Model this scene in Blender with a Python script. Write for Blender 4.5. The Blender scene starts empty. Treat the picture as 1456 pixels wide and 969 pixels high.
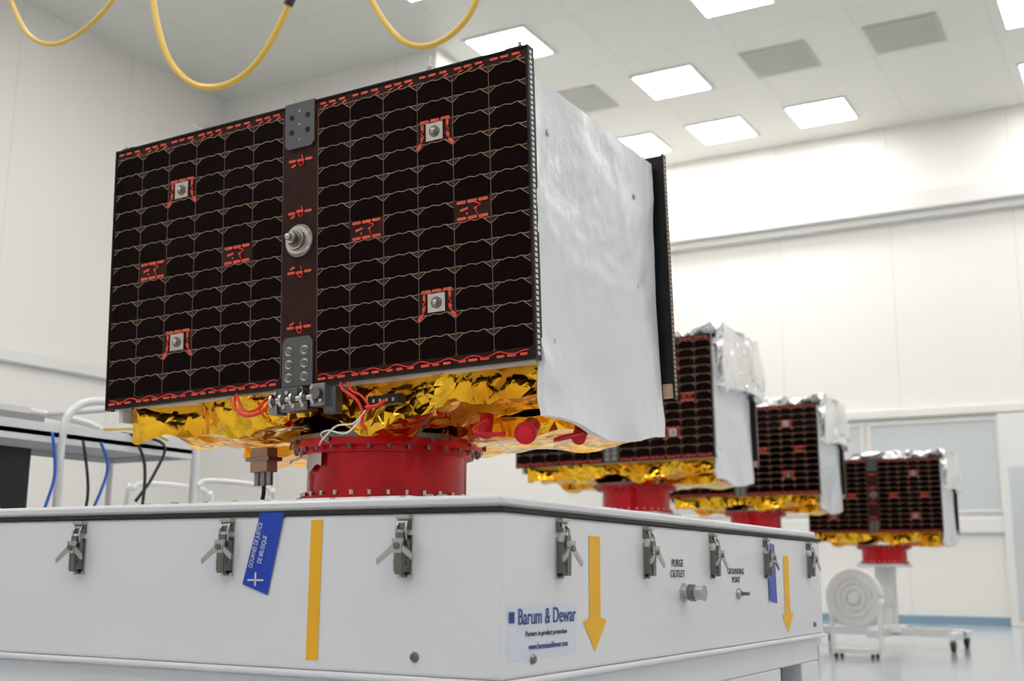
import bpy, math, random
from mathutils import Vector, Matrix, noise
random.seed(4)
scene = bpy.context.scene
try:
    scene.view_settings.view_transform = 'Standard'
    scene.view_settings.look = 'None'
    scene.view_settings.exposure = .12
except Exception as e:
    print(e)

# ------------------------------------------------------------------ materials
def newmat(name, col, rough=0.5, metal=0.0, spec=0.5, bump=None, var=None, coat=0.0):
    m = bpy.data.materials.new(name); m.use_nodes = True
    nt = m.node_tree; N = nt.nodes; L = nt.links
    b = N["Principled BSDF"]
    b.inputs["Base Color"].default_value = (*col, 1)
    b.inputs["Roughness"].default_value = rough
    b.inputs["Metallic"].default_value = metal
    b.inputs["Specular IOR Level"].default_value = spec
    b.inputs["Coat Weight"].default_value = coat
    tc = N.new("ShaderNodeTexCoord")
    if var:
        sc, amt = var[0], var[1]
        nz = N.new("ShaderNodeTexNoise"); nz.inputs["Scale"].default_value = sc
        nz.inputs["Detail"].default_value = 4
        L.new(tc.outputs["Object"], nz.inputs["Vector"])
        if len(var) > 2:
            rp = N.new("ShaderNodeValToRGB")
            rp.color_ramp.elements[0].position = .38; rp.color_ramp.elements[0].color = (*var[2], 1)
            rp.color_ramp.elements[1].position = .56; rp.color_ramp.elements[1].color = (*col, 1)
            L.new(nz.outputs["Fac"], rp.inputs["Fac"]); L.new(rp.outputs["Color"], b.inputs["Base Color"])
        else:
            mp = N.new("ShaderNodeMapRange")
            mp.inputs["From Min"].default_value = .3; mp.inputs["From Max"].default_value = .7
            mp.inputs["To Min"].default_value = 1-amt; mp.inputs["To Max"].default_value = 1+amt*.3
            L.new(nz.outputs["Fac"], mp.inputs["Value"])
            mx = N.new("ShaderNodeVectorMath"); mx.operation = 'SCALE'
            mx.inputs[0].default_value = col
            L.new(mp.outputs["Result"], mx.inputs["Scale"])
            L.new(mx.outputs["Vector"], b.inputs["Base Color"])
    if bump:
        kind, sc, st, dist = bump
        if kind == 'v':
            t = N.new("ShaderNodeTexVoronoi"); t.feature = 'F1'; out = "Distance"
            t.inputs["Scale"].default_value = sc
        else:
            t = N.new("ShaderNodeTexNoise"); out = "Fac"
            t.inputs["Scale"].default_value = sc; t.inputs["Detail"].default_value = 5
        L.new(tc.outputs["Object"], t.inputs["Vector"])
        bp = N.new("ShaderNodeBump"); bp.inputs["Strength"].default_value = st
        bp.inputs["Distance"].default_value = dist
        L.new(t.outputs[out], bp.inputs["Height"])
        L.new(bp.outputs["Normal"], b.inputs["Normal"])
    return m

def wallmat(name, col, axis, period, rough=.45):
    m = newmat(name, col, rough, spec=.35)
    nt = m.node_tree; N = nt.nodes; L = nt.links; b = N["Principled BSDF"]
    tc = N.new("ShaderNodeTexCoord"); sp = N.new("ShaderNodeSeparateXYZ")
    L.new(tc.outputs["Object"], sp.inputs[0])
    def line(out, per, w, off=0.):
        a = N.new("ShaderNodeMath"); a.operation = 'ADD'; a.inputs[1].default_value = 100*per+off
        L.new(sp.outputs[out], a.inputs[0])
        d = N.new("ShaderNodeMath"); d.operation = 'MODULO'; d.inputs[1].default_value = per
        L.new(a.outputs[0], d.inputs[0])
        c = N.new("ShaderNodeMath"); c.operation = 'LESS_THAN'; c.inputs[1].default_value = w
        L.new(d.outputs[0], c.inputs[0]); return c
    if isinstance(axis, tuple):
        c1 = line(axis[0], period, .03); c2 = line(axis[1], period, .03)
        mxx = N.new("ShaderNodeMath"); mxx.operation = 'MAXIMUM'
        L.new(c1.outputs[0], mxx.inputs[0]); L.new(c2.outputs[0], mxx.inputs[1]); c = mxx
    else:
        c = line(axis, period, .03)
    mix = N.new("ShaderNodeMix"); mix.data_type = 'RGBA'
    mix.inputs[6].default_value = (*col, 1)
    mix.inputs[7].default_value = (*[k*.9 for k in col], 1)
    L.new(c.outputs[0], mix.inputs[0]); L.new(mix.outputs[2], b.inputs["Base Color"])
    return m

def emis(name, col, s):
    m = bpy.data.materials.new(name); m.use_nodes = True
    N = m.node_tree.nodes; b = N["Principled BSDF"]
    b.inputs["Base Color"].default_value = (.9,.9,.9,1)
    b.inputs["Emission Color"].default_value = (*col, 1)
    b.inputs["Emission Strength"].default_value = s
    return m

M = dict(
 crate=newmat("crate_white_paint", (.80,.80,.84), .20, spec=.5, bump=('n',6,.02,.01)),
 gasket=newmat("black_rubber", (.012,.012,.013), .6),
 steel=newmat("stainless_steel", (.50,.49,.47), .25, 1.0, bump=('n',40,.05,.002)),
 steeld=newmat("dark_steel", (.20,.19,.18), .3, 1.0),
 yellow=newmat("yellow_tape", (.93,.48,.01), .45),
 blue=newmat("blue_tape", (.005,.05,.48), .35, bump=('n',30,.2,.004)),
 bluetxt=newmat("navy_print", (.01,.05,.28), .5),
 blacktxt=newmat("black_print", (.02,.02,.02), .5),
 whitetxt=newmat("white_print", (.7,.75,.85), .5),
 label=newmat("label_film", (.72,.76,.86), .25),
 cell=newmat("solar_cell_glass", (.0035,.0013,.0013), .04, spec=.075, var=(3,.4)),
 substrate=newmat("panel_kapton_substrate", (.034,.011,.009), .35, spec=.15, var=(20,.4)),
 inter=newmat("interconnect_gold", (.50,.34,.24), .45, .3),
 redk=newmat("red_adhesive", (.80,.09,.04), .4, var=(60,.3)),
 redm=newmat("red_anodised", (.62,.002,.012), .24, .3, spec=.35, coat=.1, var=(8,.25)),
 redc=newmat("red_cap_plastic", (.55,.006,.016), .35, spec=.3),
 redw=newmat("red_wire", (.75,.015,.01), .4),
 gold=newmat("gold_mli_foil", (1.0,.56,.035), .11, 1.0, bump=('n',9,.22,.03), var=(3.2,.35,(.72,.27,.012))),
 silver=newmat("silver_foil", (.88,.89,.90), .14, 1.0, bump=('n',12,.4,.03)),
 cloth=newmat("white_beta_cloth", (.73,.745,.775), .34, .22, spec=.5, bump=('n',4.5,.42,.04)),
 dark=newmat("black_composite", (.012,.012,.013), .4, spec=.25),
 bracket=newmat("grey_bracket", (.12,.125,.13), .35, .7),
 bracketl=newmat("light_bracket", (.28,.28,.29), .3, .8),
 plate=newmat("nickel_plate", (.58,.54,.51), .25, 1.0),
 wcable=newmat("white_cord", (.72,.70,.67), .5),
 tapec=newmat("clear_tape", (.62,.60,.58), .3),
 ycable=newmat("yellow_hose", (.76,.48,.07), .4),
 bcable=newmat("blue_cable", (.02,.12,.6), .4),
 kcable=newmat("black_cable", (.02,.02,.02), .4),
 painted=newmat("white_powder_coat", (.74,.74,.75), .35),
 chrome=newmat("polished_tube", (.75,.76,.78), .18, 1.0),
 shelf=newmat("grey_shelf", (.34,.34,.35), .4, .3),
 screen=newmat("monitor_black", (.012,.012,.014), .25),
 wheel=newmat("caster_rubber", (.03,.03,.032), .5),
 trim=newmat("trim_white", (.74,.73,.71), .4),
 vent=newmat("vent_grille", (.55,.55,.51), .5, bump=('n',60,.3,.01)),
 glass=newmat("window_pane", (.56,.59,.60), .06, 0, spec=.8),
 base=newmat("blue_coving", (.20,.32,.42), .35),
)
M['cell'].node_tree.nodes["Principled BSDF"].inputs["Specular Tint"].default_value=(1,.6,.55,1)
M['wallx'] = wallmat("wall_panels_x", (.79,.77,.735), "X", 2.4)
M['wally'] = wallmat("wall_panels_y", (.79,.77,.735), "Y", 2.4)
M['ceil'] = wallmat("ceiling_panels", (.74,.735,.69), ("X","Y"), 2.1)
M['floor'] = newmat("floor_epoxy", (.40,.44,.47), .14, spec=.5, var=(1.2,.08))
M['lamp'] = emis("ceiling_lamp_diffuser", (1.0,.985,.96), 18)

# ------------------------------------------------------------------ mesh builder
class MB:
    def __init__(s):
        s.v=[]; s.f=[]; s.m=[]; s.s=[]; s.mats=[]; s.T=Matrix()
    def mi(s, k):
        if k not in s.mats: s.mats.append(k)
        return s.mats.index(k)
    def add(s, vs, fs, k, smooth=False):
        o=len(s.v); i=s.mi(k)
        s.v += [s.T @ Vector(p) for p in vs]
        for f in fs:
            s.f.append([o+a for a in f]); s.m.append(i); s.s.append(smooth)
    def scale(s,sx,sy,sz=1):
        s.v=[Vector((p.x*sx,p.y*sy,p.z*sz)) for p in s.v]; return s
    def box(s, x0,x1,y0,y1,z0,z1,k):
        v=[(x0,y0,z0),(x1,y0,z0),(x1,y1,z0),(x0,y1,z0),(x0,y0,z1),(x1,y0,z1),(x1,y1,z1),(x0,y1,z1)]
        s.add(v,[(0,3,2,1),(4,5,6,7),(0,1,5,4),(1,2,6,5),(2,3,7,6),(3,0,4,7)],k)
    def cyl(s,p0,p1,r,k,n=20,r2=None,cap=True):
        p0=Vector(p0);p1=Vector(p1); r2=r if r2 is None else r2
        z=(p1-p0).normalized(); a=z.orthogonal().normalized(); b=z.cross(a)
        v=[]
        for p,q in((p0,r),(p1,r2)):
            for i in range(n):
                t=2*math.pi*i/n; v.append(p+(a*math.cos(t)+b*math.sin(t))*q)
        s.add(v,[(i,(i+1)%n,n+(i+1)%n,n+i) for i in range(n)],k,n>8)
        if cap: s.add(v,[tuple(range(n-1,-1,-1)),tuple(range(n,2*n))],k)
    def ring(s,c,r0,r1,z0,z1,k,n=64):
        v=[];cx,cy=c
        for r,z in((r1,z0),(r1,z1),(r0,z1),(r0,z0)):
            for i in range(n):
                t=2*math.pi*i/n; v.append((cx+r*math.cos(t),cy+r*math.sin(t),z))
        for j in range(4):
            k2=(j+1)%4
            s.add([v[j*n+i] for i in range(n)]+[v[k2*n+i] for i in range(n)],
                  [(i,(i+1)%n,n+(i+1)%n,n+i) for i in range(n)],k,j in(0,2))
    def tube(s,pts,r,k,n=8,sub=0):
        P=[Vector(p) for p in pts]
        if sub:
            Q=[]
            for i in range(len(P)-1):
                a=P[max(i-1,0)];b=P[i];c=P[i+1];d=P[min(i+2,len(P)-1)]
                for j in range(sub):
                    t=j/sub
                    Q.append(.5*((2*b)+(c-a)*t+(2*a-5*b+4*c-d)*t*t+(3*b-a-3*c+d)*t**3))
            Q.append(P[-1]); P=Q
        v=[]; a=None
        for i,p in enumerate(P):
            d=(P[min(i+1,len(P)-1)]-P[max(i-1,0)])
            if d.length<1e-9: d=Vector((0,0,1))
            d.normalize()
            a=d.orthogonal() if a is None else a-d*a.dot(d)
            if a.length<1e-6: a=d.orthogonal()
            a.normalize(); b=d.cross(a)
            for j in range(n):
                t=2*math.pi*j/n; v.append(p+(a*math.cos(t)+b*math.sin(t))*r)
        fs=[]
        for i in range(len(P)-1):
            for j in range(n):
                fs.append((i*n+j,i*n+(j+1)%n,(i+1)*n+(j+1)%n,(i+1)*n+j))
        fs.append(tuple(range(n-1,-1,-1))); fs.append(tuple(range((len(P)-1)*n,len(P)*n)))
        s.add(v,fs,k,True)
    def ball(s,c,r,k,n=12,sz=1.0):
        v=[];fs=[];c=Vector(c)
        for i in range(n+1):
            a=math.pi*i/n
            for j in range(2*n):
                t=math.pi*j/n; v.append(c+Vector((r*math.sin(a)*math.cos(t),r*math.sin(a)*math.sin(t),r*sz*math.cos(a))))
        for i in range(n):
            for j in range(2*n):
                fs.append((i*2*n+j,(i+1)*2*n+j,(i+1)*2*n+(j+1)%(2*n),i*2*n+(j+1)%(2*n)))
        s.add(v,fs,k,True)
    def obj(s,name,parent=None,bevel=0,loc=None):
        me=bpy.data.meshes.new(name); me.from_pydata([tuple(p) for p in s.v],[],s.f)
        for k in s.mats: me.materials.append(M[k])
        me.polygons.foreach_set("material_index",s.m); me.polygons.foreach_set("use_smooth",s.s)
        me.update()
        o=bpy.data.objects.new(name,me); scene.collection.objects.link(o)
        if parent: o.parent=parent
        if loc: o.location=loc
        if bevel:
            md=o.modifiers.new("bevel",'BEVEL'); md.width=bevel; md.segments=2; md.limit_method='ANGLE'
        return o
def empty(name,loc=(0,0,0),rz=0):
    e=bpy.data.objects.new(name,None); scene.collection.objects.link(e); e.location=loc
    e.rotation_euler[2]=rz; e.empty_display_size=.1; return e
def text(body,size,loc,rot,mat,parent,name,align='LEFT',sx=1.0):
    c=bpy.data.curves.new(name,'FONT'); c.body=body; c.size=size; c.align_x=align; c.extrude=.0004
    c.materials.append(M[mat]); o=bpy.data.objects.new(name,c); scene.collection.objects.link(o)
    o.location=loc; o.rotation_euler=rot; o.scale=(sx,1,1); o.parent=parent; return o

def rd(p): return 1-2*abs(noise.noise(p))
def crumple(p,amps,freqs,seed):
    r=Vector((0,0,0))
    for a,f in zip(amps,freqs):
        q=Vector((p.x*f*1.0+p.z*f*.5,p.y*f,p.z*f*.8-p.x*f*.35))+Vector((seed,seed*1.7,0))
        r+=a*Vector((noise.noise(q+Vector((9,0,0))),rd(q),rd(q+Vector((0,31,7)))))
    return r
def folds(p,amps,freqs,seed):
    r=Vector((0,0,0))
    for i,(a,f) in enumerate(zip(amps,freqs)):
        w=.9*noise.noise(Vector((p.x*1.3+seed,p.y*1.3,p.z*2)))+(.6 if i%2 else -.3)
        c,s_=math.cos(w),math.sin(w)
        q=Vector(((p.x*c+p.z*s_)*f,p.y*f,(-p.x*s_+p.z*c)*f*.45))+Vector((seed*3.1,seed,i*5))
        r+=a*Vector((noise.noise(q+Vector((9,0,0))),rd(q),rd(q+Vector((0,31,7)))))
    return r
def sidefolds(p,amps,freqs,seed):
    # cloth stretched over a flat side (normal = x): long soft ridges in y/z
    d=0
    for i,(a,f) in enumerate(zip(amps,freqs)):
        w=.5+i*.9+.8*noise.noise(Vector((seed,p.y*1.2,p.z*1.2)))
        c,s_=math.cos(w),math.sin(w)
        u=(p.y*c+p.z*s_)*f; v=(-p.y*s_+p.z*c)*f*.35
        d+=a*(rd(Vector((u,v,seed+i*3)))-.4)
    low=max(0,.25-p.z)*1.4+.55
    return Vector((d*low,0,0))
def crumple_box(mb,x0,x1,y0,y1,z0,z1,step,amps,freqs,k,seed=0,smooth=False,mod=None,fn=crumple,tri=False):
    def g(o,a,b):
        na=max(1,round(a.length/step)); nb=max(1,round(b.length/step)); v=[];f=[]
        rr=random.Random(seed*7+na)
        for i in range(na+1):
            for j in range(nb+1):
                fi=i;fj=j
                if tri and 0<i<na and 0<j<nb: fi+=rr.uniform(-.38,.38); fj+=rr.uniform(-.38,.38)
                p=o+a*(fi/na)+b*(fj/nb); d=fn(p,amps,freqs,seed); q=p+d
                if mod: q=mod(p,q)
                v.append(q)
        for i in range(na):
            for j in range(nb):
                A=i*(nb+1)+j
                if tri:
                    if rr.random()<.5: f+=[(A,A+nb+1,A+nb+2),(A,A+nb+2,A+1)]
                    else: f+=[(A,A+nb+1,A+1),(A+1,A+nb+1,A+nb+2)]
                else: f.append((A,A+nb+1,A+nb+2,A+1))
        mb.add(v,f,k,smooth)
    X=Vector((x1-x0,0,0));Y=Vector((0,y1-y0,0));Z=Vector((0,0,z1-z0)); O=Vector((x0,y0,z0))
    g(O,X,Z); g(O+Y,Z,X); g(O,Z,Y); g(O+X,Y,Z); g(O,Y,X); g(O+Z,X,Y)

# ------------------------------------------------------------------ room
XL,XR,YN,YF,H=-16.3,7.0,-9.0,24.7,10.35
def shell(name,b,k):
    m=MB(); m.box(*b,k); return m.obj(name)
shell("floor",(XL-.3,XR+.3,YN-.3,YF+.3,-.2,0),'floor')
shell("ceiling",(XL-.3,XR+.3,YN-.3,YF+.3,H,H+.2),'ceil')
shell("wall_left",(XL-.3,XL,YN-.3,YF+.3,0,H),'wally')
shell("wall_right",(XR,XR+.3,YN-.3,YF+.3,0,H),'wally')
shell("wall_back",(XL,XR,YF,YF+.3,0,H),'wallx')
shell("wall_front",(XL,XR,YN-.3,YN,0,H),'wallx')
shell("wall_alcove",(XL,-11.1,16.8,YF,0,H),'wallx')
m=MB(); m.box(-11.1,XR,YF-.35,YF,8.35,8.75,'trim'); m.box(-11.1,XR,YF-.2,YF,8.2,8.35,'trim'); m.obj("trim_1",bevel=.02)
m=MB(); m.box(-11.1,XR,YF-.12,YF,4.08,4.26,'trim'); m.obj("trim_2",bevel=.02)
m=MB(); m.box(XL,XL+.12,YN,16.8,4.2,4.42,'trim'); m.obj("trim_3",bevel=.02)
m=MB(); m.box(-11.1,XR,YF-.1,YF,1.75,2.05,'trim'); m.obj("trim_4",bevel=.02)
m=MB(); m.box(-11.1,XR,YF-.04,YF,0,.16,'base'); m.obj("baseboard_back")
m=MB(); m.box(XL,XL+.04,YN,16.8,0,.16,'base'); m.obj("baseboard_left")
i=0
for x in [-10.6,-8.0,-5.4]:
    i+=1
    m=MB(); m.box(x,x+2.4,YF-.03,YF,2.2,3.95,'glass')
    m.box(x-.05,x,YF-.06,YF,2.15,4.0,'trim'); m.box(x+2.4,x+2.45,YF-.06,YF,2.15,4.0,'trim')
    m.box(x,x+2.4,YF-.06,YF,2.15,2.2,'trim'); m.box(x,x+2.4,YF-.06,YF,3.95,4.0,'trim')
    m.obj("window_%d"%i)
m=MB(); m.box(-2.95,-1.6,YF-.2,YF,0,4.04,'trim'); m.box(-2.8,-1.75,YF-.22,YF-.2,.1,3.0,'glass'); m.obj("door_1",bevel=.02)

# ceiling lamps and vents
cols=[-14.1,-12.0,-9.9,-7.9,-5.75,-3.5,-1.3,.9,3.1,5.2]
rows=[23.2,20.3,17.4,14.5,11.6,8.7,5.8,2.9,0,-2.9,-5.8]
lamps=set(); vents=set()
for j,y in enumerate(rows):
    for ii,x in enumerate(cols):
        if x<-11.1 and y>16: continue
        if j==0: (lamps if ii in(2,3,4,6,8) else set()).add((x,y))
        elif j==1: (lamps if ii in(3,6,8) else vents if ii in(2,4,5,7) else set()).add((x,y))
        elif j==2: (lamps if ii in(2,4,7) else set()).add((x,y))
        elif j==3: (lamps if ii in(2,5,7) else vents if ii in(6,) else set()).add((x,y))
        else:
            if (ii+2*j)%3==0: lamps.add((x,y))
            elif (ii+j)%4==0: vents.add((x,y))
me_l=None
for (x,y) in sorted(lamps):
    if me_l is None:
        m=MB(); m.box(-.58,.58,-.58,.58,-.02,.0,'lamp'); 
        for a in((-.64,-.58,-.64,.64),(.58,.64,-.64,.64),(-.58,.58,-.64,-.58),(-.58,.58,.58,.64)): m.box(*a,-.03,0,'trim')
        o=m.obj("ceiling_light",loc=(x,y,H)); me_l=o.data
    else:
        o=bpy.data.objects.new("ceiling_light",me_l); scene.collection.objects.link(o); o.location=(x,y,H)
me_v=None
for (x,y) in sorted(vents):
    if me_v is None:
        m=MB(); m.box(-.62,.62,-.62,.62,-.02,0,'vent')
        for a in range(9): m.box(-.58,.58,-.56+a*.13,-.51+a*.13,-.035,-.02,'vent')
        o=m.obj("ceiling_vent",loc=(x,y,H)); me_v=o.data
    else:
        o=bpy.data.objects.new("ceiling_vent",me_v); scene.collection.objects.link(o); o.location=(x,y,H)

# ------------------------------------------------------------------ satellite meshes
HW=.895; CS=.076; pitch=(HW-.004-CS)/6
DY=.977
def build_panel():
    m=MB()
    m.box(-HW,HW,-.025,0,0,1,'substrate')
    F=-.0262; F2=-.0275
    rp=.0715; z0=.5-6.5*rp
    def poly(pts,y,k): m.add([(a,y,b) for a,b in pts],[tuple(range(len(pts)))],k)
    def seg(a,b,w,y,k):
        d=Vector((b[0]-a[0],b[1]-a[1])); n=Vector((-d.y,d.x)).normalized()*w/2
        poly([(a[0]+n.x,a[1]+n.y),(a[0]-n.x,a[1]-n.y),(b[0]-n.x,b[1]-n.y),(b[0]+n.x,b[1]+n.y)],y,k)
    def dash(x,z,l=.05,h=.012,ang=0):
        c=math.cos(ang);s_=math.sin(ang); P=[]
        for a,b in((-l/2,-h*.25),(-l/2+h*.3,-h/2),(l/2-h*.3,-h/2),(l/2,-h*.25),(l/2,h*.25),(l/2-h*.3,h/2),(-l/2+h*.3,h/2),(-l/2,h*.25)):
            P.append((x+a*c-b*s_,z+a*s_+b*c))
        poly(P,F2-.0008,'redk')
        vs=[(a,F2-.0008,b) for a,b in P]+[(a,F,b) for a,b in P]
        m.add(vs,[(i,(i+1)%8,8+(i+1)%8,8+i) for i in range(8)],'redk')
    special={}
    for sgn in(-1,1):
        for c in(1,4):
            special[(sgn,c,6)]='patch'
        special[(sgn,3,10)]='plate'; special[(sgn,3,2)]='plate'
    for sgn in(-1,1):
        for c in range(6):
            xc=sgn*(CS+pitch*(c+.5))
            for r in range(13):
                zc=z0+rp*(r+.5); w=pitch/2-.0020; h=rp/2-.0018
                k=special.get((sgn,c,r))
                if k=='patch':
                    for q in(-.042,0,.042):
                        dash(xc+q*.95,zc+.027,.034,.010); dash(xc+q*.95,zc-.027,.034,.010)
                    dash(xc-.03,zc+.003,.03,.008,.2); 
                    m.tube([(xc+.01,F2,zc+.02),(xc+.03,F2,zc+.012),(xc+.012,F2,zc),(xc+.02,F2,zc-.02)],.002,'redw',5,4)
                    m.ball((xc+.012,F2,zc),.005,'redk',5); m.ball((xc-.02,F2,zc-.012),.004,'redk',5)
                    continue
                ch=.026; cl=.008
                if k!='plate':
                    pg=[(xc-w+cl,zc-h),(xc+w-cl,zc-h),(xc+w,zc-h+cl),(xc+w,zc+h-ch*.75),(xc+w-ch,zc+h),(xc-w+ch,zc+h),(xc-w,zc+h-ch*.75),(xc-w,zc-h+cl)]
                    tl=(random.uniform(-1,1)*.00012,random.uniform(-1,1)*.0001)
                    vs=[(a,F-.0006+tl[0]*(a-xc)/w+tl[1]*(b-zc)/h,b) for a,b in pg]+[(a,-.025,b) for a,b in pg]
                    m.add(vs,[tuple(range(8))]+[(i,8+i,8+(i+1)%8,(i+1)%8) for i in range(8)],'cell')
                    for t in(-1,1):
                        seg((xc+t*w,zc+h-ch*.75),(xc+t*(w-ch),zc+h),.0015,F2,'inter')
                zt=zc+h+.001; n=24; pts=[]
                for q in range(n+1):
                    xx=xc-w+2*w*q/n; pts.append((xx,zt+.0024*math.sin(q/n*2*math.pi*3)*(1 if .12<q/n<.88 else 0)))
                for a,b in zip(pts[:-1],pts[1:]): seg(a,b,.0015,F2,'inter')
                seg((xc-sgn*w-sgn*.0016,zc-h),(xc-sgn*w-sgn*.0016,zc+h),.0008,F2,'inter')
                if k=='plate':
                    m.box(xc-.032,xc+.032,-.031,-.025,zc-.03,zc+.03,'plate')
                    m.cyl((xc,-.031,zc),(xc,-.034,zc),.019,'steeld',20)
                    m.cyl((xc,-.034,zc),(xc,-.041,zc),.010,'plate',16); m.ball((xc,-.041,zc),.009,'steel',6)
                    for q in(-1,0,1): dash(xc+q*.040,zc+.040,.034,.009)
                    for t in(-1,1):
                        dash(xc+t*.048,zc+.022,.020,.009,math.pi/2); 
                        dash(xc+t*.050,zc-.018,.018,.008,math.pi/2)
                        dash(xc+t*.062,zc-.043,.024,.012,-t*.8)
                        m.tube([(xc+t*.042,F2,zc+.01),(xc+t*.052,F2,zc),(xc+t*.043,F2,zc-.012),(xc+t*.056,F2,zc-.035)],.0018,'redw',5,4)
    for sgn in(-1,1):
        for c in range(6):
            for q in(-.046,-.008,.034):
                xq=sgn*(CS+pitch*(c+.5))+q
                dash(xq,.984,.024+.006*random.random(),.008)
                if c%2==0 or q>0: dash(xq+.01,.972,.018,.005,.3)
                dash(xq,.016,.024+.008*random.random(),.008)
        pts=[(sgn*(.085+.79*i/40),F2-.001,.022+.006*math.sin(i*1.3)+.004*random.random()) for i in range(41)]
        m.tube(pts,.0020,'redw',5,2)
    for z in(.795,.61,.395,.20):
        for q in(-.036,0,.036): dash(q,z+random.uniform(-.003,.003),.030,.009)
        m.tube([(-.01,F2,z),(0,F2,z-.018),(.012,F2,z-.012),(.006,F2,z+.02)],.0020,'redw',5,4)
        dash(-.03,z-.016*(1 if z>.5 else -1),.02,.007,.4)
    m.cyl((0,-.025,.505),(0,-.032,.505),.058,'bracketl',36)
    m.cyl((0,-.032,.505),(0,-.040,.505),.054,'plate',36,.050)
    m.cyl((0,-.040,.505),(0,-.054,.505),.040,'steel',36,.036)
    m.cyl((0,-.054,.505),(0,-.058,.505),.030,'steeld',36,.028)
    m.cyl((0,-.058,.505),(0,-.078,.505),.024,'plate',28,.020)
    m.cyl((0,-.078,.505),(0,-.090,.505),.013,'steel',20); m.ball((0,-.090,.505),.0125,'steel',8)
    P=[(-.064,1.0),(-.064,.855),(-.05,.84),(.05,.84),(.064,.855),(.064,1.0)]
    def prism(P,ya,yb,k):
        n=len(P); v=[(a,ya,b) for a,b in P]+[(a,yb,b) for a,b in P]
        m.add(v,[tuple(range(n)),tuple(range(2*n-1,n-1,-1))]+[(i,n+i,n+(i+1)%n,(i+1)%n) for i in range(n)],k)
    prism(P,-.034,-.025,'bracket')
    m.box(-.064,.064,-.034,-.005,.995,1.008,'bracket')
    for a,b in((-.035,.90),(.035,.90),(-.035,.955),(.035,.955)): m.cyl((a,-.034,b),(a,-.0355,b),.010,'dark',16)
    for b in(.87,.925,.975): m.cyl((0,-.034,b),(0,-.0355,b),.004,'plate',10)
    P=[(-.064,.0),(.064,.0),(.064,.15),(.05,.168),(-.05,.168),(-.064,.15)]
    prism(P,-.034,-.025,'bracket')
    for a in(-.033,.033):
        for b in(.03,.075,.12):
            m.cyl((a,-.034,b),(a,-.038,b),.016,'plate',20); m.cyl((a,-.038,b),(a,-.044,b),.011,'steeld',6)
    for sgn in(-1,1):
        x0,x1=(HW,HW+.006) if sgn>0 else(-HW-.006,-HW)
        m.box(x0,x1,-.03,.012,-.005,1.005,'dark')
        for i in range(58):
            z=.01+i*.017
            xx=(x1,x1+.0015) if sgn>0 else(x0-.0015,x0)
            m.box(*xx,-.02,-.006,z,z+.010,'wcable')
    m.box(-HW,HW,-.03,-.02,.998,1.004,'dark'); m.box(-HW,HW,-.03,-.02,-.004,.002,'dark')
    for sx in(-1,1):
        m.box(sx*(HW-.05)-.03,sx*(HW-.05)+.03,-.02,.0,1.0,1.012,'dark'); m.cyl((sx*(HW-.03),-.012,1.012),(sx*(HW-.03),-.012,1.026),.007,'steel',8)
    return m

def build_body():
    m=MB()
    def mod(p,q):
        if p.z<-.05:
            t=(-.05-p.z)/.13
            q.z+= t*(.016*math.sin(p.y*7+1)+.02*max(0,p.y-.75)/.27)
        return q
    m.box(-.885,.90,.03,1.0,.0,.905,'cloth')
    crumple_box(m,-.895,.915,.006,1.02,.885,.915,.035,(.004,.002),(3,9),'cloth',3,True)
    crumple_box(m,.905,.928,.004,1.02,-.185,.915,.014,(.022,.012,.005),(2.2,5.0,11),'cloth',5,True,mod,sidefolds)
    crumple_box(m,-.905,-.885,.004,1.02,-.05,.905,.03,(.012,.005),(2.3,6),'cloth',8,True,mod,sidefolds)
    for y,z in((.10,.75),(.10,.41),(.10,.07),(.82,.73),(.82,.39),(.82,.056)):
        m.cyl((.915,y,z),(.934,y,z),.0125,'steel',16); m.cyl((.934,y,z),(.939,y,z),.007,'plate',12)
    return m.scale(HW/.93,DY)

def build_back():
    m=MB()
    m.box(-.96,.965,1.055,1.075,.0,.955,'dark')
    m.box(-.955,.96,1.075,1.078,.005,.95,'cell')
    m.box(.965,.972,1.05,1.083,-.005,.96,'dark')
    for i in range(54):
        z=.01+i*.0174; m.box(.972,.9735,1.058,1.072,z,z+.010,'inter')
    m.box(.5,.93,1.01,1.056,.88,.91,'dark'); m.box(-.93,-.5,1.01,1.056,.88,.91,'dark')
    m.box(.6,.7,1.0,1.056,.05,.10,'dark'); m.box(-.7,-.6,1.0,1.056,.05,.10,'dark')
    m.box(.93,.965,1.03,1.06,.0,.05,'inter')
    return m.scale(HW/.93,DY)

def build_gold(seed=1):
    m=MB()
    def mod(p,q):
        if p.z<-.02:
            t=min(1,(-.02-p.z)/.14)
            q.z += t*(.028*noise.noise(Vector((p.x*2.6,p.y*3,seed))))
            if p.y<.2: q.y -= t*.035*abs(noise.noise(Vector((p.x*3,1,seed))))
        q.x=min(max(q.x,-.90),.9)
        q.y=max(q.y,-.030); q.z=min(q.z,.0) if p.y<.02 else q.z
        return q
    crumple_box(m,-.87,.895,.012,1.0,-.155,.0,.026,(.055,.026,.009),(1.7,5.0,13),'gold',seed,False,mod,folds,True)
    crumple_box(m,.15,.86,.35,.95,-.20,-.13,.035,(.03,.012),(3,8),'gold',seed+3,False,None,folds,True)
    crumple_box(m,-.80,-.30,.55,.95,-.18,-.13,.035,(.03,.012),(3,8),'gold',seed+5,False,None,folds,True)
    return m.scale(HW/.93,DY)

def build_foil():
    m=MB()
    crumple_box(m,-.30,.97,.0,1.1,.95,1.05,.045,(.05,.025,.010),(2.5,6,14),'silver',4,False,None,folds,True)
    crumple_box(m,.925,1.02,.02,1.15,.55,1.04,.045,(.05,.025,.010),(2.5,6,14),'silver',9,False,None,folds,True)
    crumple_box(m,-.92,-.25,.05,.95,.93,1.0,.05,(.03,.015),(3,7),'silver',2,False,None,folds,True)
    return m.scale(HW/.93,DY+.05)

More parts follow.
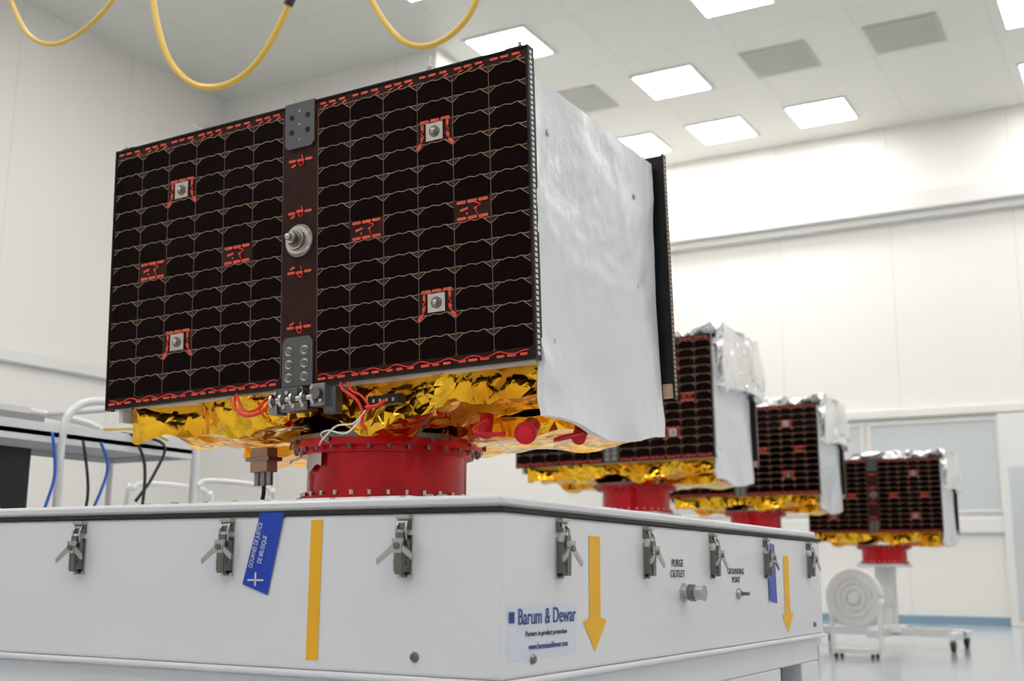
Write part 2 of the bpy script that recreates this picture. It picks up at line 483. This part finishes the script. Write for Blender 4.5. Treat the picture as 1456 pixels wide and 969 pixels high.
panelM=build_panel(); bodyM=build_body(); backM=build_back(); goldM=build_gold(); foilM=build_foil()
cache={}
def inst(key,mb,parent):
    if key not in cache:
        o=mb.obj(key,parent); cache[key]=o.data
    else:
        o=bpy.data.objects.new(key,cache[key]); scene.collection.objects.link(o); o.parent=parent
    return o
def satellite(loc,foil,rot=(0,0,0)):
    e=empty("satellite",loc)
    R=Matrix.Rotation(math.radians(rot[0]),3,'Z')@Matrix.Rotation(math.radians(rot[1]),3,'X')@Matrix.Rotation(math.radians(rot[2]),3,'Y')
    e.rotation_euler=R.to_euler()
    for k,mb in(("solar_panel",panelM),("body",bodyM),("back_panel",backM),("gold_blanket",goldM)): inst(k,mb,e)
    if foil: inst("foil_cover",foilM,e)
    return e
S1=satellite((-2.534,3.069,1.536),False,(.6,.88,-1.62))
satellite((-3.196-HW,8.99,1.836),True,(1,0,-1))
satellite((-3.42-HW,12.99,1.80),True,(1,0,-.5))
s4=satellite((-2.62-HW*.96,15.85,1.477),True); s4.scale=(.95,.95,.95)

m=MB()
m.box(-.085,.01,-.045,.0,-.045,-.005,'bracket'); m.cyl((-.10,-.035,-.045),(.09,-.035,-.045),.013,'steel',16)
for x in(-.10,-.06,-.015,.03,.075): m.cyl((x,-.035,-.045),(x+.010,-.035,-.045),.026,'steel',20); m.cyl((x+.010,-.035,-.045),(x+.016,-.035,-.045),.018,'steeld',20)
m.box(-.055,.055,-.05,.01,-.085,-.058,'steeld'); m.box(.06,.12,-.04,.01,-.075,-.0,'bracketl')
m.cyl((.095,-.06,-.035),(.095,-.035,-.035),.020,'steeld',16); m.box(-.11,-.075,-.045,.01,-.09,-.03,'bracketl')
for x in(-.04,.0,.04): m.cyl((x,-.055,-.07),(x,-.048,-.07),.008,'plate',6)
m.box(.10,.15,-.02,.02,-.10,-.01,'bracket')
for a,b in((-.08,-.02),(-.03,-.022),(.075,-.015),(.11,-.06)): m.cyl((a,-.052,b),(a,-.045,b),.007,'plate',8)
m.obj("hinge",S1,bevel=.002)
m=MB()
m.tube([(-.28,-.02,-.005),(-.26,-.045,-.05),(-.20,-.055,-.085),(-.13,-.05,-.075),(-.10,-.04,-.03)],.006,'redw',8,8)
m.tube([(-.27,-.025,.0),(-.22,-.05,-.06),(-.16,-.055,-.07),(-.12,-.04,-.03)],.005,'redw',8,8)
m.tube([(.17,-.02,.0),(.20,-.05,-.03),(.24,-.06,-.055),(.27,-.06,-.08),(.29,-.06,-.12)],.005,'redw',8,8)
m.tube([(.20,-.02,.0),(.24,-.055,-.04),(.28,-.06,-.06),(.31,-.06,-.095),(.305,-.06,-.12)],.004,'redw',8,8)
m.tube([(.30,-.06,-.10),(.34,-.06,-.10),(.37,-.055,-.085)],.006,'redw',8,8)
m.tube([(.29,-.06,-.11),(.285,-.06,-.15),(.30,-.06,-.17)],.006,'redw',8,8)
m.tube([(.30,-.06,-.11),(.26,-.07,-.15),(.20,-.08,-.155),(.13,-.06,-.19),(.07,-.0,-.20)],.003,'wcable',6,8)
m.tube([(.29,-.06,-.13),(.24,-.08,-.18),(.16,-.07,-.165),(.09,-.02,-.17),(.03,.10,-.18)],.003,'wcable',6,8)
m.obj("wiring",S1)
m=MB()
m.box(.30,.42,-.05,-.01,-.095,-.065,'dark')
for x in(.32,.345,.37,.395): m.box(x,x+.008,-.053,-.05,-.088,-.077,'inter')
m.box(-.05,.02,-.03,.01,-.02,.0,'steel')
m.box(-.47,-.39,.28,.34,-.24,-.15,'inter'); m.box(-.485,-.375,.27,.35,-.20,-.185,'bracketl')
for x in(-.46,-.43,-.40): m.cyl((x,.31,-.24),(x,.31,-.29),.012,'bracketl',12)
m.tube([(-.43,.31,-.27),(-.44,.32,-.33),(-.51,.36,-.38),(-.65,.44,-.40)],.008,'kcable',8,8)
m.cyl((.79,.14,-.18),(.81,.06,-.212),.028,'redc',28); m.cyl((.81,.06,-.212),(.812,.054,-.213),.035,'redc',28); m.cyl((.812,.054,-.213),(.813,.05,-.214),.024,'redm',24)
m.cyl((.62,.16,-.13),(.62,.14,-.20),.022,'redc',20)
m.tube([(.68,.06,-.16),(.645,.03,-.19),(.67,.03,-.208),(.74,.06,-.21)],.007,'redc',10,8)
m.cyl((.83,.42,-.17),(.85,.35,-.205),.024,'redc',20)
m.tube([(.82,.35,-.2),(.80,.28,-.215),(.84,.25,-.21),(.87,.34,-.19)],.006,'redc',8,8)
m.cyl((.48,.06,.90),(.48,.06,1.06),.012,'steel',12); m.box(.44,.52,.03,.09,1.0,1.012,'redk'); m.cyl((.48,.06,1.01),(.48,.06,1.03),.02,'redk',12)
m.cyl((.48,.06,1.06),(.48,.06,1.10),.005,'wcable',8)
m.cyl((-.47,.03,.90),(-.47,.03,1.02),.018,'redk',12); m.tube([(-.52,.02,1.0),(-.49,.0,1.015),(-.42,.0,1.01),(-.38,.02,1.0)],.005,'redw',6,6)
m.tube([(-.47,.03,1.02),(-.52,.02,1.035),(-.55,.02,1.06)],.002,'wcable',6,6)
m.obj("fittings",S1,bevel=.0015)

# ------------------------------------------------------------------ adapter rings
def adapter(cx,cy,z0,z1,name="payload_adapter_ring",tag=False):
    e=empty(name,(cx,cy,0)); m=MB()
    m.ring((0,0),.25,.290,z0+.03,z1-.03,'redm',72)
    m.ring((0,0),.25,.318,z0,z0+.022,'redm',72)
    m.ring((0,0),.25,.300,z0+.022,z0+.035,'redm',72)
    m.ring((0,0),.25,.350,z1-.03,z1,'redm',72); m.ring((0,0),.25,.315,z1-.05,z1-.03,'redm',72)
    m.ring((0,0),.25,.355,z1-.004,z1+.012,'steeld',72)
    for i in range(30):
        t=2*math.pi*(i+.5)/30; c,s=math.cos(t),math.sin(t)
        m.cyl((.306*c,.306*s,z0+.022),(.306*c,.306*s,z0+.038),.0075,'steel',8)
        m.cyl((.335*c,.335*s,z1-.042),(.335*c,.335*s,z1-.03),.007,'steeld',8)
    for i in range(12):
        t=2*math.pi*i/12; c,s=math.cos(t),math.sin(t)
        m.cyl((.348*c,.348*s,z1-.01),(.361*c,.361*s,z1-.01),.009,'steeld',8)
    m.obj("ring",e,bevel=0)
    if tag:
        m=MB(); 
        t0=-math.pi/2-.50
        v=[];n=6
        for i in range(n+1):
            t=t0+i*.06-.1; 
            v+= [(.305*math.cos(t),.305*math.sin(t),z1-.10-.012*math.sin(i)),(.305*math.cos(t),.305*math.sin(t),z1-.045-.006*math.cos(i*2))]
        m.add(v,[(2*i,2*i+2,2*i+3,2*i+1) for i in range(n)],'tapec')
        m.obj("tape_tag",e)
    return e
adapter(-2.52,3.55,1.165,1.385,tag=True)

# ------------------------------------------------------------------ shipping crate
C=empty("shipping_crate",(0,0,0))
x0,x1,y0,y1=-3.825,-1.275,2.231,4.80
m=MB(); m.box(x0,x1,y0,y1,.704,1.060,'crate'); m.obj("crate_wall",C,bevel=.008)
m=MB(); m.box(x0-.004,x1+.004,y0-.004,y1+.004,1.060,1.071,'gasket'); m.obj("gasket",C)
m=MB(); m.box(x0+.012,x1-.012,y0+.012,y1-.012,1.071,1.098,'crate'); m.obj("rim",C,bevel=.008)
m=MB(); m.box(-3.2,-1.88,2.95,4.35,1.098,1.150,'crate'); m.box(-3.0,-2.1,3.08,4.02,1.150,1.165,'crate')
for a in range(10):
    m.cyl((-3.15+a*.135,3.0,1.150),(-3.15+a*.135,3.0,1.158),.010,'steel',10); m.cyl((-1.92,3.0+a*.135,1.15),(-1.92,3.0+a*.135,1.158),.010,'steel',10)
m.box(-1.75,-1.45,3.6,4.3,1.098,1.112,'crate')
m.obj("mounting_plinth",C,bevel=.004)
m=MB(); m.box(x0-.006,x1+.006,y0-.006,y1+.006,.688,.704,'crate')
m.box(x0+.02,x1-.02,y0+.02,y1-.02,.60,.688,'crate')
for a,b in((2.25,2.61),(2.85,4.28),(4.55,4.78)):
    m.box(x0+.02,x1-.02,a,b,.0,.60,'crate')
m.box(x0+.1,x1-.1,2.4,4.7,.1,.6,'dark')  # black core stands in for the deep shade inside the forklift pockets
m.obj("pallet_base",C,bevel=.006)
def latch(m,T,wing=1):
    m.T=T
    m.box(-.019,.019,-.005,0,-.066,.03,'steel'); m.box(-.015,-.010,-.026,0,-.052,.02,'steeld'); m.box(.010,.015,-.026,0,-.052,.02,'steeld')
    m.cyl((-.020,-.018,.012),(.020,-.018,.012),.006,'steeld',12); m.cyl((-.018,-.018,-.03),(.018,-.018,-.03),.006,'steeld',12)
    m.box(-.010,.010,-.028,-.018,-.058,.035,'steeld')
    for s in(-1,1): m.tube([(s*.012,-.018,.012),(s*.013,-.022,.045),(s*.011,-.014,.058)],.0028,'steel',6,3)
    m.cyl((-.015,-.014,.058),(.015,-.014,.058),.0035,'steel',8)
    m.box(-.015,.015,-.016,-.0,.042,.070,'steeld'); m.box(-.018,.018,-.020,-.0,.066,.074,'steel')
    for a,b,c,d in((-wing*.055,-.032,-.010,.020),(wing*.040,-.022,.010,.018)):
        pts=[(0,-.034,.020),(0,-.034,.004),(a,-.034,b-.004),(a*1.02,-.034,b+.008)]
        m.add([(p[0],-.036,p[2]) for p in pts]+[(p[0],-.030,p[2]) for p in pts],[(0,1,2,3),(7,6,5,4),(0,4,5,1),(1,5,6,2),(2,6,7,3),(3,7,4,0)],'steel')
    m.box(-.013,.013,-.038,-.028,-.010,.022,'steel'); m.cyl((0,-.030,.005),(0,-.041,.005),.008,'steeld',10)
    m.cyl((0,-.006,-.058),(0,-.012,-.058),.006,'steeld',8)
    m.T=Matrix()
m=MB()
for x in(-3.62,-3.10,-2.578,-2.055,-1.527): latch(m,Matrix.Translation((x,y0,.981)))
for y in(2.493,3.008,3.527,4.066,4.61): latch(m,Matrix.Translation((x1,y,.981))@Matrix.Rotation(math.pi/2,4,'Z'),-1)
m.obj("latches",C)
E=.0012
m=MB()
def ql(P,k): m.add([(a,y0-E,b) for a,b in P],[(0,1,2,3)],k)
def qr(P,k,e=E): m.add([(x1+e,a,b) for a,b in P],[tuple(range(len(P)))],k)
ql([(-1.80,.727),(-1.765,.727),(-1.765,1.048),(-1.80,1.048)],'yellow')
qr([(2.655,.822),(2.719,.822),(2.719,1.02),(2.655,1.02)],'yellow')
qr([(2.687,.742),(2.755,.815),(2.719,.822),(2.655,.822),(2.619,.815)],'yellow')
qr([(4.285,.790),(4.353,.790),(4.353,.997),(4.285,.997)],'yellow')
qr([(4.319,.722),(4.395,.790),(4.243,.790)],'yellow')
m.add([(-1.955,y0-.005,1.068),(-1.880,y0-.005,1.068),(-1.922,y0-.003,.872),(-2.003,y0-.003,.897)],[(3,2,1,0)],'blue')
qr([(4.10,.84),(4.19,.83),(4.175,1.035),(4.09,1.04)],'blue',.003)
qr([(2.25,.742),(2.585,.742),(2.585,.862),(2.25,.862)],'label',.0006)
qr([(2.256,.822),(2.282,.822),(2.282,.846),(2.256,.846)],'bluetxt')
m.obj("markings",C)
RR=(math.pi/2,0,math.pi/2)
text("Barum & Dewar",.050,(x1+.002,2.295,.818),RR,'bluetxt',C,"logo_text",sx=.86)
text("Partners in product protection",.017,(x1+.002,2.33,.792),RR,'blacktxt',C,"logo_subtext",sx=.95)
text("www.barumanddewar.com",.020,(x1+.002,2.345,.763),RR,'bluetxt',C,"logo_web",sx=.88)
text("PURGE\nOUTLET",.030,(x1+.002,3.241,.950),RR,'blacktxt',C,"purge_text",'CENTER')
text("GROUNDING\nPOINT",.027,(x1+.002,3.753,.930),RR,'blacktxt',C,"ground_text",'CENTER')
TR=(Matrix.Rotation(math.pi/2,3,'X')@Matrix.Rotation(math.radians(76),3,'Z')).to_euler()
text("DOUANES DE JUSTICE",.018,(-1.972,y0-.006,.935),TR,'whitetxt',C,"tape_text",sx=.62)
text("DE BELGIQUE",.018,(-1.945,y0-.006,.945),TR,'whitetxt',C,"tape_text_2",sx=.62)
m=MB()
m.box(-1.985,-1.935,y0-.0055,y0-.005,.905,.909,'whitetxt'); m.box(-1.963,-1.958,y0-.0055,y0-.005,.893,.925,'whitetxt')
def cx(y,z,a,b,r,k,n=20,r2=None): m.cyl((x1+a,y,z),(x1+b,y,z),r,k,n,r2)
cx(3.28,.876,0,.010,.028,'steel',6); cx(3.28,.876,.010,.03,.018,'steel',24); cx(3.28,.876,.02,.04,.025,'steeld',6); cx(3.28,.876,.04,.062,.020,'steel',24); cx(3.28,.876,.062,.068,.024,'steel',6)
cx(3.77,.868,0,.006,.018,'steel',20); cx(3.77,.868,.006,.015,.012,'steel',6); cx(3.77,.868,.015,.04,.006,'steeld',12)
cx(2.365,.742,0,.008,.012,'steeld',14,.008); cx(4.67,.742,0,.008,.012,'steeld',14,.008)
m.cyl((-1.497,y0,.745),(-1.497,y0-.008,.745),.012,'steeld',14,.008); m.cyl((-3.4,y0,.745),(-3.4,y0-.008,.745),.012,'steeld',14,.008)
for x in(-3.0,-2.3,-1.5): m.cyl((x,2.28,1.098),(x,2.28,1.104),.010,'steel',10)
m.obj("fittings",C)

# ------------------------------------------------------------------ stands for the others
def stand(cx_,cy_,ztop,A=.95,name="wheeled_pedestal_stand"):
    e=empty(name,(cx_,cy_,0)); m=MB()
    m.box(-.30,.30,-.30,.30,ztop-.04,ztop,'painted')
    m.cyl((0,0,.2),(0,0,ztop-.04),.135,'painted',32); m.cyl((0,0,.2),(0,0,.30),.2,'painted',32,.135)
    m.box(-.12,.12,-.15,.09,.55,.8,'painted')
    m.box(-A,A,-.07,.07,.16,.26,'painted'); m.box(-.07,.07,-A,A,.16,.26,'painted')
    m.box(-A,-A+.12,-.6,.6,.15,.23,'painted'); m.box(A-.12,A,-.6,.6,.15,.23,'painted')
    for a in(-A+.06,A-.06):
        for b in(-.52,.52):
            m.cyl((a,b,.11),(a,b,.16),.03,'steel',12); m.cyl((a-.025,b,.065),(a+.025,b,.065),.065,'wheel',20)
            m.box(a-.04,a-.03,b-.03,b+.03,.05,.13,'steel'); m.box(a+.03,a+.04,b-.03,b+.03,.05,.13,'steel')
    m.obj("stand_frame",e,bevel=.005)
for (xc,yf,zb,A) in((-4.091,8.99,1.836,.8),(-4.315,12.99,1.80,.55),(-3.48,15.85,1.477,.95)):
    adapter(xc,yf+.48,zb-.40,zb-.165); stand(xc,yf+.48,zb-.40,A)

# ------------------------------------------------------------------ equipment cart on the left
e=empty("equipment_trolley",(0,0,0)); m=MB()
X0,X1,Y0,Y1=-5.75,-5.05,3.3,5.15
m.box(X0,X1,Y0,Y1,1.60,1.625,'shelf'); m.box(X1-.02,X1,Y0,Y1,1.57,1.67,'painted'); m.box(X0,X0+.02,Y0,Y1,1.57,1.67,'painted'); m.box(X0,X1,Y1-.02,Y1,1.57,1.67,'painted')
m.box(X0,X1,Y0,Y1,.55,.58,'shelf'); m.box(X0,X1,Y0,Y1,1.10,1.13,'shelf')
for x in(X0,X1): 
    m.tube([(x,Y1,.1),(x,Y1,1.2),(x,Y1,1.60),(x,Y1-.06,1.74),(x,Y1-.2,1.80),(x,Y1-.55,1.82),(x,Y1-.76,1.82),(x,Y1-.90,1.76),(x,Y1-.96,1.62),(x,Y1-.96,1.2),(x,Y1-.96,.1)],.022,'painted',10,4)
    m.tube([(x,Y0,.1),(x,Y0,1.6)],.022,'painted',10)
m.tube([(X0,Y1-.5,1.82),(X1,Y1-.5,1.82)],.018,'painted',10)
for y in(Y0,Y1-.96,Y1):
    for x in(X0,X1): m.cyl((x-.02,y,.06),(x+.02,y,.06),.06,'wheel',18)
m.obj("trolley_frame",e)
m=MB()
m.box(X1-.30,X1-.27,3.45,4.22,1.16,1.56,'screen'); m.box(X1-.40,X1-.35,3.8,4.0,1.13,1.4,'screen'); 
m.box(X0+.1,X1-.1,4.4,4.85,1.13,1.25,'shelf'); m.box(X0+.15,X1-.10,3.4,4.15,1.625,1.72,'shelf'); m.box(X0+.2,X1-.15,3.5,4.1,1.72,1.76,'painted'); m.box(X0+.2,X1-.2,3.6,4.6,.58,.8,'screen')
m.obj("instruments",e)
m=MB()
m.tube([(X1+.03,4.10,1.62),(X1+.05,4.12,1.4),(X1+.03,4.08,1.15),(X1+.04,4.1,.8)],.008,'bcable',8,6)
m.tube([(X1+.03,4.42,1.60),(X1+.05,4.46,1.45),(X1+.03,4.38,1.2),(X1+.02,4.3,1.05),(X1,4.3,.9)],.008,'bcable',8,6)
m.tube([(X1+.03,4.3,1.60),(X1+.04,4.35,1.3),(X1+.02,4.28,1.0),(X1+.02,4.2,.8)],.008,'kcable',8,6)
m.tube([(X1+.02,4.65,1.66),(X1+.05,4.72,1.5),(X1+.06,4.70,1.2),(X1+.03,4.6,.9)],.009,'kcable',8,6)
m.tube([(X1-.02,4.6,1.67),(X1+.05,4.85,1.63),(X1+.04,4.80,1.45),(X1+.02,4.7,1.3)],.009,'kcable',8,6)
m.tube([(X1-.05,4.5,1.68),(X1+.02,4.7,1.70),(X1+.03,4.9,1.66)],.008,'ycable',8,6)
m.obj("cables",e)
e=empty("platform_trolley",(0,0,0)); m=MB()
for x in(-5.75,-5.2):
    m.tube([(x,5.30,.12),(x,5.30,1.32),(x,5.35,1.43),(x,5.45,1.47),(x,5.90,1.47),(x,6.0,1.43),(x,6.05,1.32),(x,6.05,.12)],.018,'painted',10,4)
    for y in(5.30,6.05): m.cyl((x-.02,y,.06),(x+.02,y,.06),.06,'wheel',18)
m.box(-5.77,-5.18,5.28,6.07,.2,.24,'painted'); m.box(-5.77,-5.18,5.28,6.07,1.12,1.17,'painted')
m.obj("trolley_frame",e)
m=MB(); m.box(-5.6,-4.9,7.6,8.2,.12,1.45,'dark'); m.box(-5.55,-4.95,7.58,7.6,.9,1.4,'screen'); m.box(-5.65,-4.85,7.55,8.25,1.45,1.5,'painted')
for x in(-5.5,-5.0):
    for y in(7.68,8.1): m.cyl((x-.02,y,.06),(x+.02,y,.06),.06,'wheel',16)
m.obj("instrument_rack")
e=empty("air_extraction_fan",(-3.38,14.15,0)); e.scale=(.82,.82,.86); m=MB()
pts=[(.36*math.cos(t*math.pi/16),0,.78+.36*math.sin(t*math.pi/16)) for t in range(33)]
m.tube(pts,.045,'painted',10)
for r in(.10,.18,.26): m.tube([(r*math.cos(t*math.pi/12),-.06,.78+r*math.sin(t*math.pi/12)) for t in range(25)],.008,'chrome',6)
m.cyl((0,-.05,.78),(0,.08,.78),.34,'trim',32); m.cyl((0,-.10,.78),(0,-.05,.78),.07,'painted',20)
m.box(-.3,.3,-.2,.2,.06,.12,'painted'); m.box(-.36,-.31,-.04,.04,.1,.78,'painted'); m.box(.31,.36,-.04,.04,.1,.78,'painted')
for a in(-.25,.25):
    for b in(-.15,.15): m.cyl((a-.02,b,.035),(a+.02,b,.035),.035,'wheel',14)
m.obj("fan_body",e)

# ------------------------------------------------------------------ yellow festoon hoses
e=empty("overhead_hose_festoon",(0,0,0)); m=MB()
Yh=4.9
m.box(-8.2,-2.0,Yh-.03,Yh+.03,5.25,5.33,'steeld')
for x in(-7.9,-5.2,-2.4): m.cyl((x,Yh,5.33),(x,Yh,H),.015,'steel',8)
m.tube([(-7.05,Yh,5.25),(-6.82,Yh,4.86),(-6.58,Yh,4.52),(-6.29,Yh,4.38),(-6.0,Yh,4.43),(-5.75,Yh,4.59),(-5.58,Yh,4.9),(-5.5,Yh,5.25)],.015,'ycable',10,8)
m.tube([(-5.46,Yh,5.25),(-5.43,Yh,4.75),(-5.38,Yh,4.42),(-5.24,Yh,4.07),(-5.03,Yh,3.85),(-4.81,Yh,3.77),(-4.60,Yh,3.80),(-4.43,Yh,3.93),(-4.26,Yh,4.21),(-4.15,Yh,4.6),(-4.08,Yh,5.25)],.019,'ycable',10,8)
m.tube([(-4.0,Yh,5.25),(-3.86,Yh,4.45),(-3.68,Yh,4.06),(-3.50,Yh,3.80),(-3.32,Yh,3.70),(-3.12,Yh,3.74),(-2.98,Yh,3.92),(-2.88,Yh,4.4),(-2.85,Yh,5.25)],.016,'ycable',10,8)
m.cyl((-4.28,Yh,4.17),(-4.22,Yh,4.30),.03,'kcable',10)
for x in(-7.05,-5.48,-4.04,-2.85): m.box(x-.06,x+.06,Yh-.05,Yh+.05,5.19,5.26,'kcable')
m.obj("hoses_and_rail",e)

# ------------------------------------------------------------------ world + camera
w=bpy.data.worlds.new("world"); scene.world=w; w.use_nodes=True
w.node_tree.nodes["Background"].inputs[0].default_value=(.9,.92,1,1); w.node_tree.nodes["Background"].inputs[1].default_value=.3
cam=bpy.data.cameras.new("camera"); co=bpy.data.objects.new("camera",cam); scene.collection.objects.link(co)
co.location=(0,0,.93)
co.rotation_euler=(Matrix.Rotation(math.radians(29.4),3,'Z')@Matrix.Rotation(math.radians(101.15),3,'X')@Matrix.Rotation(math.radians(.45),3,'Z')).to_euler()
cam.sensor_width=36; cam.lens=1674/1456*36; cam.clip_start=.05
cam.dof.use_dof=True; cam.dof.focus_distance=3.5; cam.dof.aperture_fstop=3.2
scene.camera=co
